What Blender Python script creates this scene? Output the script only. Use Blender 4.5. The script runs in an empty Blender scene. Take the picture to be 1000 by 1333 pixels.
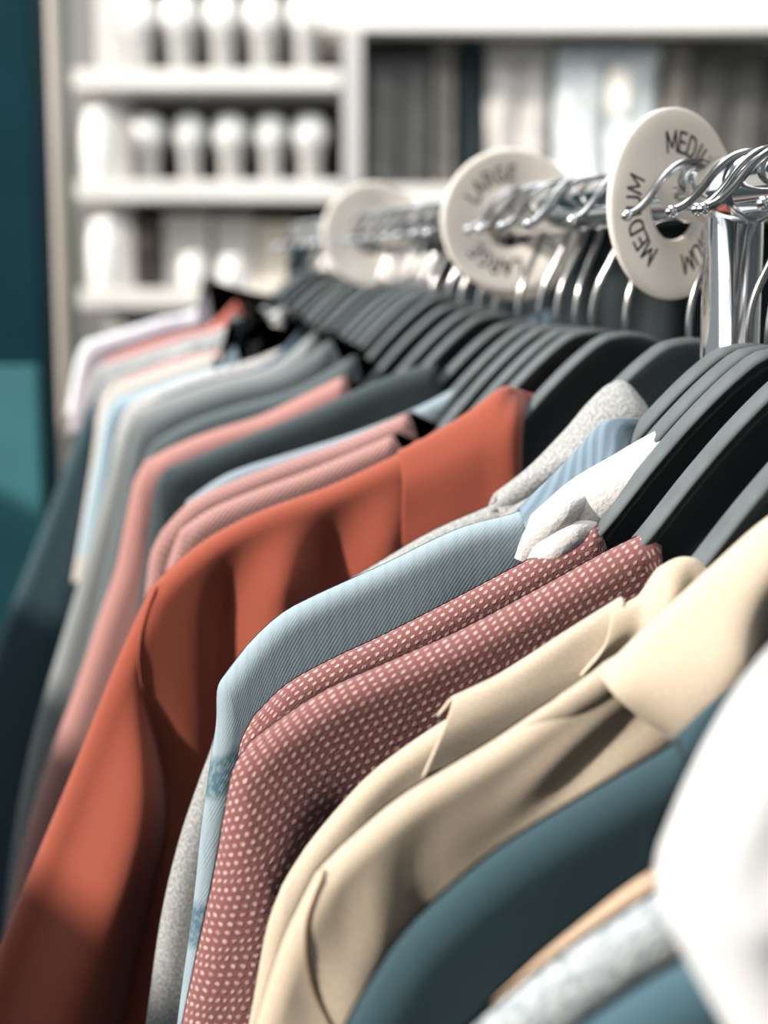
import bpy, bmesh, math, random
import numpy as np
from mathutils import Vector, Matrix

C = bpy.context.scene.collection
PI = math.pi
rng = random.Random(7)

# ------------------------------------------------------------------ camera
PITCH = math.radians(-8.87)
cam_d = bpy.data.cameras.new('camera')
cam = bpy.data.objects.new('camera', cam_d)
C.objects.link(cam)
cam.location = (0, 0, 1.32)
cam.rotation_euler = (PI / 2 + PITCH, 0, 0)
cam_d.sensor_fit = 'HORIZONTAL'
cam_d.sensor_width = 27.0
cam_d.lens = 54.0
cam_d.clip_start = 0.02
cam_d.dof.use_dof = True
cam_d.dof.focus_distance = 0.61
cam_d.dof.aperture_fstop = 5.2
bpy.context.scene.camera = cam

# ------------------------------------------------------------------ light
vs = bpy.context.scene.view_settings
vs.view_transform = 'Standard'
vs.look = 'None'
vs.gamma = 1.0
vs.use_curve_mapping = False
vs.exposure = 0.28

world = bpy.data.worlds.new('shop_daylight')
bpy.context.scene.world = world
world.use_nodes = True
wn = world.node_tree
wn.nodes.clear()
w_out = wn.nodes.new('ShaderNodeOutputWorld')
w_bg = wn.nodes.new('ShaderNodeBackground')
w_tc = wn.nodes.new('ShaderNodeTexCoord')
w_sep = wn.nodes.new('ShaderNodeSeparateXYZ')
w_ramp = wn.nodes.new('ShaderNodeValToRGB')
w_map = wn.nodes.new('ShaderNodeMapRange')
w_map.inputs[1].default_value = -1
w_map.inputs[2].default_value = 1
wn.links.new(w_tc.outputs['Generated'], w_sep.inputs[0])
wn.links.new(w_sep.outputs['X'], w_map.inputs[0])
wn.links.new(w_map.outputs[0], w_ramp.inputs[0])
els = w_ramp.color_ramp.elements            # daylight from the shop front on the left, dim interior on the right
els[0].position = 0.0; els[0].color = (3.3, 3.4, 3.5, 1)
els[1].position = 1.0; els[1].color = (0.25, 0.28, 0.3, 1)
for p, c in ((0.13, (3.3, 3.4, 3.5)), (0.20, (0.75, 0.80, 0.83)), (0.42, (0.48, 0.54, 0.57)), (0.62, (0.40, 0.45, 0.48)), (0.66, (1.3, 1.25, 1.2)), (0.74, (1.3, 1.25, 1.2)), (0.78, (0.18, 0.2, 0.22))):
    e = els.new(p); e.color = c + (1,)
wn.links.new(w_ramp.outputs[0], w_bg.inputs['Color'])
w_bg.inputs['Strength'].default_value = 0.34
wn.links.new(w_bg.outputs[0], w_out.inputs[0])

sun_d = bpy.data.lights.new('sun', 'SUN')
sun_d.energy = 6.0
sun_d.angle = math.radians(2.5)
sun_d.color = (1.0, 0.92, 0.84)
sun = bpy.data.objects.new('sun', sun_d)
C.objects.link(sun)
to_sun = Vector((-0.82, -0.34, 0.46)).normalized()
sun.rotation_euler = to_sun.to_track_quat('Z', 'Y').to_euler()
sun.location = (-3, -2, 4)

def fill_light(name, loc, target, sx, sy, watts, col):
    d = bpy.data.lights.new(name, 'AREA')
    d.shape = 'RECTANGLE'; d.size = sx; d.size_y = sy; d.energy = watts; d.color = col
    o = bpy.data.objects.new(name, d)
    C.objects.link(o)
    o.location = loc
    o.rotation_euler = (Vector(loc) - Vector(target)).to_track_quat('Z', 'Y').to_euler()
    return o
fill_light('fill_light', (-0.05, 1.15, 2.75), (-0.05, 1.15, 0), 0.9, 2.2, 32, (0.95, 0.98, 1.0))  # unseen area light added to brighten hanger tops and shoulders
fill_light('shelf_fill', (0.2, 2.35, 2.75), (0.1, 3.4, 1.6), 2.6, 0.5, 25, (1.0, 0.97, 0.93))  # unseen area light added to brighten the back shelves

# ------------------------------------------------------------------ rail frame
RAIL = Vector((0.15241, 0.68060, 1.35538))      # rail axis above the near post
DIR = Vector((-0.237996, 0.971266, 0.0))        # along the rail, away from the camera
ROT = math.atan2(-0.237996, -0.971266)          # local x: towards the left shoulder, local y: towards the camera

def hook_point(s):
    return RAIL + DIR * s

# ------------------------------------------------------------------ object helpers
def tag(o, label=None, cat=None, group=None, kind=None):
    if label: o['label'] = label
    if cat: o['category'] = cat
    if group: o['group'] = group
    if kind: o['kind'] = kind
    return o

def empty(name, loc=(0, 0, 0), rz=0.0):
    o = bpy.data.objects.new(name, None)
    o.empty_display_size = 0.05
    C.objects.link(o)
    o.location = loc
    o.rotation_euler = (0, 0, rz)
    return o

def link(name, me, mat, parent=None):
    o = bpy.data.objects.new(name, me)
    C.objects.link(o)
    if mat: me.materials.append(mat)
    if parent: o.parent = parent
    return o

def from_bm(name, bm, mat, parent=None, smooth=True):
    me = bpy.data.meshes.new(name)
    bm.normal_update()
    bm.to_mesh(me)
    bm.free()
    if smooth:
        for p in me.polygons: p.use_smooth = True
    return link(name, me, mat, parent)

def add_box(bm, x0, x1, y0, y1, z0, z1, bev=0.0):
    vsx = [bm.verts.new((x, y, z)) for x in (x0, x1) for y in (y0, y1) for z in (z0, z1)]
    f = []
    for idx in ((0, 1, 3, 2), (4, 6, 7, 5), (0, 4, 5, 1), (2, 3, 7, 6), (0, 2, 6, 4), (1, 5, 7, 3)):
        f.append(bm.faces.new([vsx[i] for i in idx]))
    if bev:
        es = list({e for q in f for e in q.edges})
        bmesh.ops.bevel(bm, geom=es, offset=bev, segments=2, profile=0.6, affect='EDGES')

def box(name, x0, x1, y0, y1, z0, z1, mat, parent=None, bev=0.0):
    bm = bmesh.new()
    add_box(bm, x0, x1, y0, y1, z0, z1, bev)
    return from_bm(name, bm, mat, parent, smooth=False)

def catmull(pts, n, closed=False):
    """n points evenly spaced by length along a smooth curve through pts"""
    P = np.asarray(pts, float)
    if len(P) < 3:
        t = np.linspace(0, 1, n)[:, None]
        return P[0] * (1 - t) + P[-1] * t
    E = np.vstack([2 * P[0] - P[1], P, 2 * P[-1] - P[-2]])
    out = []
    for i in range(len(P) - 1):
        p0, p1, p2, p3 = E[i], E[i + 1], E[i + 2], E[i + 3]
        t = np.linspace(0, 1, 24, endpoint=False)[:, None]
        d0 = max(np.linalg.norm(p1 - p0), 1e-6) ** .5; d1 = max(np.linalg.norm(p2 - p1), 1e-6) ** .5; d2 = max(np.linalg.norm(p3 - p2), 1e-6) ** .5
        m1 = (p2 - p1) + d1 * ((p1 - p0) / d0 - (p2 - p0) / (d0 + d1))
        m2 = (p2 - p1) + d1 * ((p3 - p2) / d2 - (p3 - p1) / (d1 + d2))
        h = (2 * t ** 3 - 3 * t ** 2 + 1) * p1 + (t ** 3 - 2 * t ** 2 + t) * m1 + (-2 * t ** 3 + 3 * t ** 2) * p2 + (t ** 3 - t ** 2) * m2
        out.append(h)
    out.append(P[-1:])
    Q = np.vstack(out)
    L = np.r_[0, np.cumsum(np.linalg.norm(np.diff(Q, axis=0), axis=1))]
    s = np.linspace(0, L[-1], n)
    return np.stack([np.interp(s, L, Q[:, k]) for k in range(P.shape[1])], 1)

def add_tube(bm, pts, r, seg=10, cap=True):
    """round tube along pts; r is a number or one radius per point"""
    P = [Vector(p) for p in pts]
    rr = r if hasattr(r, '__len__') else [r] * len(P)
    rings = []
    n_prev = None
    for i, p in enumerate(P):
        t = (P[min(i + 1, len(P) - 1)] - P[max(i - 1, 0)]).normalized()
        if n_prev is None:
            a = Vector((0, 0, 1)) if abs(t.z) < 0.9 else Vector((1, 0, 0))
            n = t.cross(a).normalized()
        else:
            n = (n_prev - t * n_prev.dot(t)).normalized()
        n_prev = n
        b = t.cross(n)
        rings.append([bm.verts.new(p + (n * math.cos(2 * PI * k / seg) + b * math.sin(2 * PI * k / seg)) * rr[i]) for k in range(seg)])
    for a, b in zip(rings, rings[1:]):
        for k in range(seg):
            bm.faces.new((a[k], a[(k + 1) % seg], b[(k + 1) % seg], b[k]))
    if cap:
        bm.faces.new(list(reversed(rings[0])))
        bm.faces.new(rings[-1])

def add_lathe(bm, prof, seg=24, center=(0, 0, 0)):
    cx, cy, cz = center
    rings = []
    for r, z in prof:
        rings.append([bm.verts.new((cx + max(r, 1e-4) * math.cos(2 * PI * k / seg), cy + max(r, 1e-4) * math.sin(2 * PI * k / seg), cz + z)) for k in range(seg)])
    for a, b in zip(rings, rings[1:]):
        for k in range(seg):
            bm.faces.new((a[k], a[(k + 1) % seg], b[(k + 1) % seg], b[k]))
    bm.faces.new(list(reversed(rings[0])))
    bm.faces.new(rings[-1])

def grid_mesh(name, V, UV, N=None, close_u=False):
    """mesh from a list of (rows, cols, 3) grids; UV likewise; N custom normals"""
    verts, uvs, nor, faces = [], [], [], []
    base = 0
    for gi, G in enumerate(V):
        r, c = G.shape[:2]
        verts.append(G.reshape(-1, 3)); uvs.append(UV[gi].reshape(-1, 2))
        if N is not None: nor.append(N[gi].reshape(-1, 3))
        i = np.arange(r * c).reshape(r, c) + base
        q = np.stack([i[:-1, :-1], i[:-1, 1:], i[1:, 1:], i[1:, :-1]], -1).reshape(-1, 4)
        faces.append(q)
        base += r * c
    verts = np.vstack(verts); uvs = np.vstack(uvs); faces = np.vstack(faces)
    me = bpy.data.meshes.new(name)
    me.from_pydata(verts.tolist(), [], faces.tolist())
    ul = me.uv_layers.new(name='cloth')
    li = np.zeros(len(me.loops), int)
    me.loops.foreach_get('vertex_index', li)
    ul.data.foreach_set('uv', uvs[li].astype(np.float32).ravel())
    me.polygons.foreach_set('use_smooth', np.ones(len(me.polygons), bool))
    if N is not None:
        n = np.vstack(nor)
        me.normals_split_custom_set_from_vertices(n.tolist())
    return me

# ------------------------------------------------------------------ materials
def new_mat(name):
    m = bpy.data.materials.new(name)
    m.use_nodes = True
    nt = m.node_tree
    return m, nt, nt.nodes['Principled BSDF']

def solid(name, col, rough=0.5, metal=0.0, spec=0.5, noise=0.0, nscale=30.0, bump=0.0):
    m, nt, b = new_mat(name)
    b.inputs['Base Color'].default_value = tuple(col) + (1,)
    b.inputs['Roughness'].default_value = rough
    b.inputs['Metallic'].default_value = metal
    b.inputs['Specular IOR Level'].default_value = spec
    if noise or bump:
        tc = nt.nodes.new('ShaderNodeTexCoord')
        nz = nt.nodes.new('ShaderNodeTexNoise')
        nz.inputs['Scale'].default_value = nscale
        nz.inputs['Detail'].default_value = 6
        nt.links.new(tc.outputs['Object'], nz.inputs['Vector'])
        if noise:
            rp = nt.nodes.new('ShaderNodeValToRGB')
            rp.color_ramp.elements[0].position = 0.3
            rp.color_ramp.elements[1].position = 0.7
            rp.color_ramp.elements[0].color = tuple(c * (1 - noise) for c in col) + (1,)
            rp.color_ramp.elements[1].color = tuple(min(1, c * (1 + noise)) for c in col) + (1,)
            nt.links.new(nz.outputs['Fac'], rp.inputs[0])
            nt.links.new(rp.outputs[0], b.inputs['Base Color'])
        if bump:
            bp = nt.nodes.new('ShaderNodeBump')
            bp.inputs['Strength'].default_value = bump
            bp.inputs['Distance'].default_value = 0.001
            nt.links.new(nz.outputs['Fac'], bp.inputs['Height'])
            nt.links.new(bp.outputs[0], b.inputs['Normal'])
    return m

class NB:
    """tiny node builder"""
    def __init__(s, nt): s.nt = nt
    def val(s, a, sock):
        if isinstance(a, (int, float)): sock.default_value = a
        else: s.nt.links.new(a, sock)
    def math(s, op, a, b=0.0, c=None, clamp=False):
        n = s.nt.nodes.new('ShaderNodeMath'); n.operation = op; n.use_clamp = clamp
        s.val(a, n.inputs[0]); s.val(b, n.inputs[1])
        if c is not None: s.val(c, n.inputs[2])
        return n.outputs[0]
    def smooth(s, x, lo, hi, a=0.0, b=1.0):
        n = s.nt.nodes.new('ShaderNodeMapRange'); n.interpolation_type = 'SMOOTHSTEP'
        s.val(x, n.inputs[0])
        for k, v in zip((1, 2, 3, 4), (lo, hi, a, b)): n.inputs[k].default_value = v
        return n.outputs[0]
    def mix(s, f, a, b):
        n = s.nt.nodes.new('ShaderNodeMix'); n.data_type = 'RGBA'
        s.val(f, n.inputs[0])
        for v, k in ((a, 6), (b, 7)):
            if isinstance(v, tuple): n.inputs[k].default_value = v + (1,) if len(v) == 3 else v
            else: s.nt.links.new(v, n.inputs[k])
        return n.outputs[2]
    def uv(s):
        n = s.nt.nodes.new('ShaderNodeUVMap'); n.uv_map = 'cloth'
        sp = s.nt.nodes.new('ShaderNodeSeparateXYZ')
        s.nt.links.new(n.outputs[0], sp.inputs[0])
        return n.outputs[0], sp.outputs[0], sp.outputs[1]
    def noise(s, vec, scale, detail=3.0, rough=0.5):
        n = s.nt.nodes.new('ShaderNodeTexNoise')
        n.inputs['Scale'].default_value = scale; n.inputs['Detail'].default_value = detail; n.inputs['Roughness'].default_value = rough
        s.nt.links.new(vec, n.inputs['Vector'])
        return n.outputs['Fac']

def fabric(name, col, pattern='plain', col2=None, bump=0.35, rough=0.9, sheen=0.15, freq=1.0):
    m, nt, b = new_mat(name)
    N = NB(nt)
    b.inputs['Roughness'].default_value = rough
    b.inputs['Specular IOR Level'].default_value = 0.25
    b.inputs['Sheen Weight'].default_value = sheen
    b.inputs['Sheen Roughness'].default_value = 0.6
    vec, u, v = N.uv()
    col = tuple(col); col2 = tuple(col2) if col2 else tuple(min(1, c * 1.6) for c in col)
    dk = tuple(c * 0.72 for c in col)
    nz = N.noise(vec, 900 * freq, 3)
    if pattern == 'plain':
        c = N.mix(N.smooth(nz, .35, .65), tuple(x * .9 for x in col), tuple(min(1, x * 1.08) for x in col))
        h = nz
    elif pattern == 'dots':                    # small pale flecks woven in a staggered grid on rose
        p = 0.00385
        a = N.math('DIVIDE', u, p); d = N.math('DIVIDE', v, p * .82)
        row = N.math('FLOOR', d)
        odd = N.math('MULTIPLY', N.math('MODULO', N.math('ABSOLUTE', row), 2.0), 0.5)
        fa = N.math('SUBTRACT', N.math('FRACT', N.math('ADD', a, odd)), 0.5)
        fd = N.math('SUBTRACT', N.math('FRACT', d), 0.5)
        wob = N.math('MULTIPLY', N.math('SUBTRACT', N.noise(vec, 420, 2), 0.5), 0.34)
        r2 = N.math('SQRT', N.math('ADD', N.math('MULTIPLY', fa, fa), N.math('MULTIPLY', fd, fd)))
        dot = N.smooth(N.math('ADD', r2, wob), 0.17, 0.34, 1.0, 0.0)
        fine = N.math('ABSOLUTE', N.math('SINE', N.math('MULTIPLY', u, PI / (p * .25))))
        ground = N.mix(fine, dk, col)
        c = N.mix(N.math('MULTIPLY', dot, N.smooth(N.noise(vec, 260, 2), .3, .6, .45, 1.0)), ground, col2)
        h = N.math('ADD', N.math('MULTIPLY', dot, 0.8), nz)
    elif pattern == 'heather':
        n2 = N.noise(vec, 520 * freq, 4, 0.7)
        c = N.mix(N.smooth(n2, .40, .62), col, col2)
        h = n2
    elif pattern == 'twill':                   # fine diagonal rib with soft darker checks
        dg = N.math('SINE', N.math('MULTIPLY', N.math('ADD', u, N.math('MULTIPLY', v, 1.0)), 2 * PI / 0.0022))
        st = N.math('SINE', N.math('MULTIPLY', u, 2 * PI / 0.0065))
        band = N.math('FRACT', N.math('DIVIDE', N.math('ADD', v, N.math('MULTIPLY_ADD', N.noise(vec, 40, 2), .006, 0.029)), 0.062))
        bm_ = N.math('MULTIPLY', N.smooth(band, .60, .70), N.smooth(band, .88, .97, 1, 0))
        dark = N.math('MULTIPLY', bm_, N.smooth(N.noise(vec, 300, 3), .3, .6, .45, .95))
        c = N.mix(N.smooth(dg, -1, 1, 0, .16), col, tuple(x * .8 for x in col))
        c = N.mix(N.smooth(st, .2, .9, 0, .16), c, tuple(x * .55 for x in col))
        c = N.mix(dark, c, col2)
        h = N.math('ADD', dg, nz)
    elif pattern == 'rib':
        st = N.math('SINE', N.math('MULTIPLY', u, 2 * PI / (0.004 / freq)))
        c = N.mix(N.smooth(st, -1, 1), dk, col)
        h = st
    elif pattern == 'tweed':                   # coarse two-colour weave
        a = N.math('SINE', N.math('MULTIPLY', u, 2 * PI / 0.0042)); d = N.math('SINE', N.math('MULTIPLY', v, 2 * PI / 0.0042))
        w = N.math('MULTIPLY', a, d)
        c = N.mix(N.smooth(w, -.5, .6), col, col2)
        h = w
    nt.links.new(c, b.inputs['Base Color'])
    bp = nt.nodes.new('ShaderNodeBump')
    bp.inputs['Strength'].default_value = bump
    bp.inputs['Distance'].default_value = 0.0006
    nt.links.new(h, bp.inputs['Height'])
    nt.links.new(bp.outputs[0], b.inputs['Normal'])
    return m

CHROME = solid('polished_chrome', (0.80, 0.81, 0.82), rough=0.09, metal=1.0)
WIRE = solid('hook_steel', (0.34, 0.34, 0.34), rough=0.2, metal=1.0)
BLACK = solid('matte_black_plastic', (0.015, 0.026, 0.030), rough=0.55, spec=0.55, noise=0.15, nscale=60, bump=0.06)
DISC = solid('ivory_plastic', (0.88, 0.845, 0.80), rough=0.35)
_nt = DISC.node_tree                                  # thin plastic lets some light through
_tr = _nt.nodes.new('ShaderNodeBsdfTranslucent'); _tr.inputs[0].default_value = (0.9, 0.86, 0.80, 1)
_mx = _nt.nodes.new('ShaderNodeMixShader'); _mx.inputs[0].default_value = 0.38
_nt.links.new(_nt.nodes['Principled BSDF'].outputs[0], _mx.inputs[1])
_nt.links.new(_tr.outputs[0], _mx.inputs[2])
_nt.links.new(_mx.outputs[0], _nt.nodes['Material Output'].inputs['Surface'])
INK = solid('black_print', (0.015, 0.014, 0.016), rough=0.5)
EDGE = solid('lit_grey_edge', (0.085, 0.100, 0.105), rough=0.75, spec=0.3, noise=0.12, nscale=90)  # paler grey paints in the light caught along the black hanger tops
WHITE_PAINT = solid('white_painted_board', (0.63, 0.62, 0.595), rough=0.6, noise=0.04, nscale=8)
WALL = solid('pale_grey_wall_paint', (0.47, 0.46, 0.445), rough=0.8, noise=0.05, nscale=4)
TEAL = solid('deep_teal_paint', (0.0008, 0.026, 0.037), rough=0.85, spec=0.15, noise=0.12, nscale=6)
TEAL_LIGHT = solid('sea_green_panel_paint', (0.035, 0.17, 0.19), rough=0.7, noise=0.18, nscale=5)
_b = BLACK.node_tree.nodes['Principled BSDF']
_b.inputs['Sheen Weight'].default_value = 0.55
_b.inputs['Sheen Roughness'].default_value = 0.35
_b.inputs['Sheen Tint'].default_value = (0.80, 0.88, 0.90, 1)
FLOOR = solid('dark_teal_floor', (0.012, 0.035, 0.042), rough=0.5, noise=0.2, nscale=3)
CASING = solid('beige_casing_paint', (0.50, 0.45, 0.41), rough=0.6)
STONE = solid('shade_wall_paint', (0.10, 0.14, 0.15), rough=0.8)

# ------------------------------------------------------------------ setting
def struct(o):
    o['kind'] = 'structure'
    return o
struct(box('floor', -3.4, 3.0, -1.6, 4.0, -0.05, 0.0, FLOOR))
struct(box('wall_back', -3.4, 3.0, 3.62, 3.72, 0.0, 2.9, WALL))
struct(box('added_wall_right', 2.2, 2.3, -1.6, 3.62, 0.0, 2.9, solid('added_dark_wall_paint', (0.05, 0.06, 0.065), rough=0.8)))  # unseen dark wall added for the chrome to reflect
# unseen wall parallel to the rail, height set to cast the low shadow edge
kw = box('shade_wall_left', -0.06, 0.06, -2.6, 2.6, 0.0, 1.335, STONE)
kw.location = (RAIL.x - 0.971 * 0.95 - 0.238 * 0.6, RAIL.y - 0.238 * 0.95 + 0.971 * 0.6, 0)
kw.rotation_euler = (0, 0, math.atan2(-DIR.x, DIR.y))
struct(kw)
# teal pillar at the left edge with its lighter lower panel
struct(box('column', -0.80, -0.4447, 2.0, 2.10, 0.0, 2.9, TEAL, bev=0.003))
struct(box('trim_1', -0.80, -0.4475, 1.985, 2.0, 0.70, 1.20, TEAL_LIGHT, bev=0.003))
struct(box('trim_2', -0.80, -0.735, 3.55, 3.62, 0.0, 2.9, CASING, bev=0.005))
struct(box('trim_3', -0.735, -0.715, 3.58, 3.62, 0.0, 2.9, solid('grey_green_gap_paint', (0.16, 0.19, 0.18), rough=0.7)))

# ------------------------------------------------------------------ clothing rack
rack = empty('clothing_rack', (RAIL.x, RAIL.y, 0), ROT)
tag(rack, 'polished chrome clothes rack with a long round rail and upright posts', 'clothes rack')
RZ = RAIL.z
S_FAR = 1.03
bm = bmesh.new()
pts = [(0, 0.80, RZ)] + [(0, -x, RZ) for x in np.linspace(-0.6, S_FAR - 0.045, 14)]
for k in range(1, 9):
    a = k / 8 * PI / 2
    pts.append((0, -(S_FAR - 0.045 + 0.045 * math.sin(a)), RZ - 0.045 * (1 - math.cos(a))))
pts += [(0, -S_FAR, RZ - 0.2), (0, -S_FAR, 0.03)]
add_tube(bm, pts, 0.013, 28)
from_bm('rail', bm, CHROME, rack)
bm = bmesh.new()
add_tube(bm, [(0, 0, 0.03), (0, 0, RZ - 0.5), (0, 0, RZ - 0.012)], 0.0128, 28)
from_bm('post', bm, CHROME, rack)
bm = bmesh.new()                                             # saddle fitting where the post meets the rail
add_tube(bm, [(0, 0.021, RZ), (0, 0.018, RZ), (0, -0.018, RZ), (0, -0.021, RZ)], [0.0132, 0.0150, 0.0150, 0.0132], 28)
from_bm('fitting', bm, CHROME, rack)
for y in (0, -S_FAR):
    bm = bmesh.new()
    add_tube(bm, [(-0.26, y, 0.045), (0.26, y, 0.045)], 0.016, 20)
    fb = from_bm('base_bar', bm, CHROME, rack)
    for x in (-0.25, 0.25):
        bm = bmesh.new()
        add_lathe(bm, [(0.016, 0.0), (0.019, 0.006), (0.019, 0.022), (0.013, 0.032)], 16, (x, y, 0))
        from_bm('foot', bm, BLACK, fb)

# ------------------------------------------------------------------ size discs
def ring_mesh():
    bm = bmesh.new()
    prof = [(0.0165, -0.0006), (0.0172, 0.0012), (0.0405, 0.0012), (0.0418, 0.0020), (0.0437, 0.0020), (0.0447, 0.0010),
            (0.0447, -0.0010), (0.0437, -0.0020), (0.0418, -0.0020), (0.0405, -0.0012), (0.0172, -0.0012)]
    seg = 72
    rings = [[bm.verts.new((r * math.cos(2 * PI * k / seg), y, r * math.sin(2 * PI * k / seg))) for k in range(seg)] for r, y in prof]
    for a, b in zip(rings, rings[1:] + rings[:1]):
        for k in range(seg):
            bm.faces.new((a[k], b[k], b[(k + 1) % seg], a[(k + 1) % seg]))
    bmesh.ops.recalc_face_normals(bm, faces=bm.faces)
    return bm

def arc_pts(cx, cy, rx, ry, a0, a1, n=10):
    return [(cx + rx * math.cos(math.radians(a0 + (a1 - a0) * k / n)), cy + ry * math.sin(math.radians(a0 + (a1 - a0) * k / n))) for k in range(n + 1)]
STROKES = {                                              # plain condensed capitals, unit cap height
    'M': [[(-.38, 0), (-.38, 1), (0, .22), (.38, 1), (.38, 0)]],
    'E': [[(.27, 0), (-.24, 0), (-.24, 1), (.27, 1)], [(-.24, .53), (.20, .53)]],
    'D': [[(-.28, 0), (-.28, 1), (-.02, 1)] + arc_pts(-.02, .5, .32, .5, 90, -90)[1:] + [(-.28, 0)]],
    'I': [[(0, 0), (0, 1)]],
    'U': [[(-.29, 1), (-.29, .30)] + arc_pts(0, .30, .29, .30, 180, 360)[1:] + [(.29, 1)]],
    'L': [[(-.22, 1), (-.22, 0), (.25, 0)]],
    'A': [[(-.33, 0), (0, 1), (.33, 0)], [(-.21, .34), (.21, .34)]],
    'R': [[(-.26, 0), (-.26, 1), (0, 1)] + arc_pts(0, .75, .27, .25, 90, -90)[1:] + [(-.26, .5)], [(.02, .5), (.30, 0)]],
    'G': [arc_pts(0, .5, .31, .5, 50, 300) + [(.28, .18), (.28, .47), (.04, .47)]],
}
ADV = {'M': 1.16, 'E': 0.86, 'D': 0.95, 'I': 0.46, 'U': 0.94, 'L': 0.78, 'A': 0.9, 'R': 0.9, 'G': 0.98}
def word_mesh(words, r_base=0.0243, cap=0.0093, xs=0.80, y=0.00135):
    bm = bmesh.new()
    for word, a0, a1 in words:                       # each word runs clockwise from angle a0 to a1
        w = [ADV[c] for c in word]
        acc = 0
        for i, ch in enumerate(word):
            ph = math.radians(a0 + (a1 - a0) * (acc + w[i] / 2) / sum(w))
            acc += w[i]
            er, eu = Vector((-1, 0, 0)), Vector((0, 0, 1))
            up = er * math.sin(ph) + eu * math.cos(ph)
            rt = er * math.cos(ph) - eu * math.sin(ph)
            hw = 0.00068
            for stroke in STROKES[ch]:
                pl = [(x * cap * xs * 1.15, y_ * cap) for x, y_ in stroke]
                for (xa, ya), (xb, yb) in zip(pl, pl[1:]):
                    L = math.hypot(xb - xa, yb - ya)
                    tx, ty = (xb - xa) / L, (yb - ya) / L
                    q = []
                    for (x, y_, sg, sd_) in ((xa, ya, -1, 1), (xb, yb, 1, 1), (xb, yb, 1, -1), (xa, ya, -1, -1)):
                        X = x + tx * sg * hw * .7 - ty * sd_ * hw
                        Yv = y_ + ty * sg * hw * .7 + tx * sd_ * hw
                        q.append(bm.verts.new(up * (r_base + Yv) + rt * X + Vector((0, y, 0))))
                    bm.faces.new(q)
    bmesh.ops.recalc_face_normals(bm, faces=bm.faces)
    for f in bm.faces:
        if f.normal.y < 0: f.normal_flip()
    return bm

def size_disc(s, yaw, dz, label, words=None, roll=0.0, dx=0.0):
    p = hook_point(s) + Vector((0.971, 0.238, 0)) * dx
    o = from_bm('size_divider', ring_mesh(), DISC)
    o.location = (p.x, p.y, p.z + dz)
    o.rotation_euler = (0, roll, ROT + yaw)
    tag(o, label, 'rack size divider', 'round size dividers on the rail')
    for pl in o.data.polygons: pl.use_smooth = True
    if words:
        from_bm('lettering', word_mesh(words), INK, o, smooth=False)
    return o
size_disc(0.064, math.radians(25), -0.0036, 'round ivory size divider lettered MEDIUM hanging on the chrome rail',
          [('MEDIUM', -16, 68), ('MEDIUM', 84, 168), ('MEDIUM', 208, 296)])
size_disc(0.307, math.radians(-4), -0.0036, 'round white size divider lettered LARGE hanging on the rail',
          [('LARGE', -66, 8), ('LARGE', 54, 128), ('LARGE', 164, 238)])
size_disc(0.325, math.radians(14), -0.0090, 'blank cream size divider showing as a crescent beside the LARGE one', dx=0.0105)
size_disc(0.678, math.radians(-3), -0.0036, 'blurred blank white size divider farthest along the rail')

# ------------------------------------------------------------------ hangers
ARM_TOP = [(0.0, -0.066), (0.012, -0.068), (0.024, -0.076), (0.042, -0.0925), (0.060, -0.112), (0.078, -0.1335), (0.095, -0.151), (0.115, -0.168), (0.14, -0.186), (0.165, -0.204), (0.183, -0.218), (0.189, -0.224)]
ARM_H = [0.062, 0.061, 0.058, 0.052, 0.046, 0.040, 0.036, 0.032, 0.027, 0.020, 0.013, 0.008]
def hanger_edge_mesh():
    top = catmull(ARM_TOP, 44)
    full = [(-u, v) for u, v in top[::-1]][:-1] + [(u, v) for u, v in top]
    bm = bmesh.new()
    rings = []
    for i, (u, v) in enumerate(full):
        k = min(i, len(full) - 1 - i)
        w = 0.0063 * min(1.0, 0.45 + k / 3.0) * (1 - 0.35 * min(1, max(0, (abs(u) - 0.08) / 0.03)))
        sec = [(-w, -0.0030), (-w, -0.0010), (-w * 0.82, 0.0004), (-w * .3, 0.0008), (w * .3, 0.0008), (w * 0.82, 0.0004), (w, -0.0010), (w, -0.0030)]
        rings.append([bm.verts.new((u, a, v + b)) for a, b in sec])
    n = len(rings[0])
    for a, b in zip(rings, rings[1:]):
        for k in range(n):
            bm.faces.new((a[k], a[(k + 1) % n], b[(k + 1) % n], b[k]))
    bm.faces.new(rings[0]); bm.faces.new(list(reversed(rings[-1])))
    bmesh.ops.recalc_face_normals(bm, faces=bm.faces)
    return bm

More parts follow.
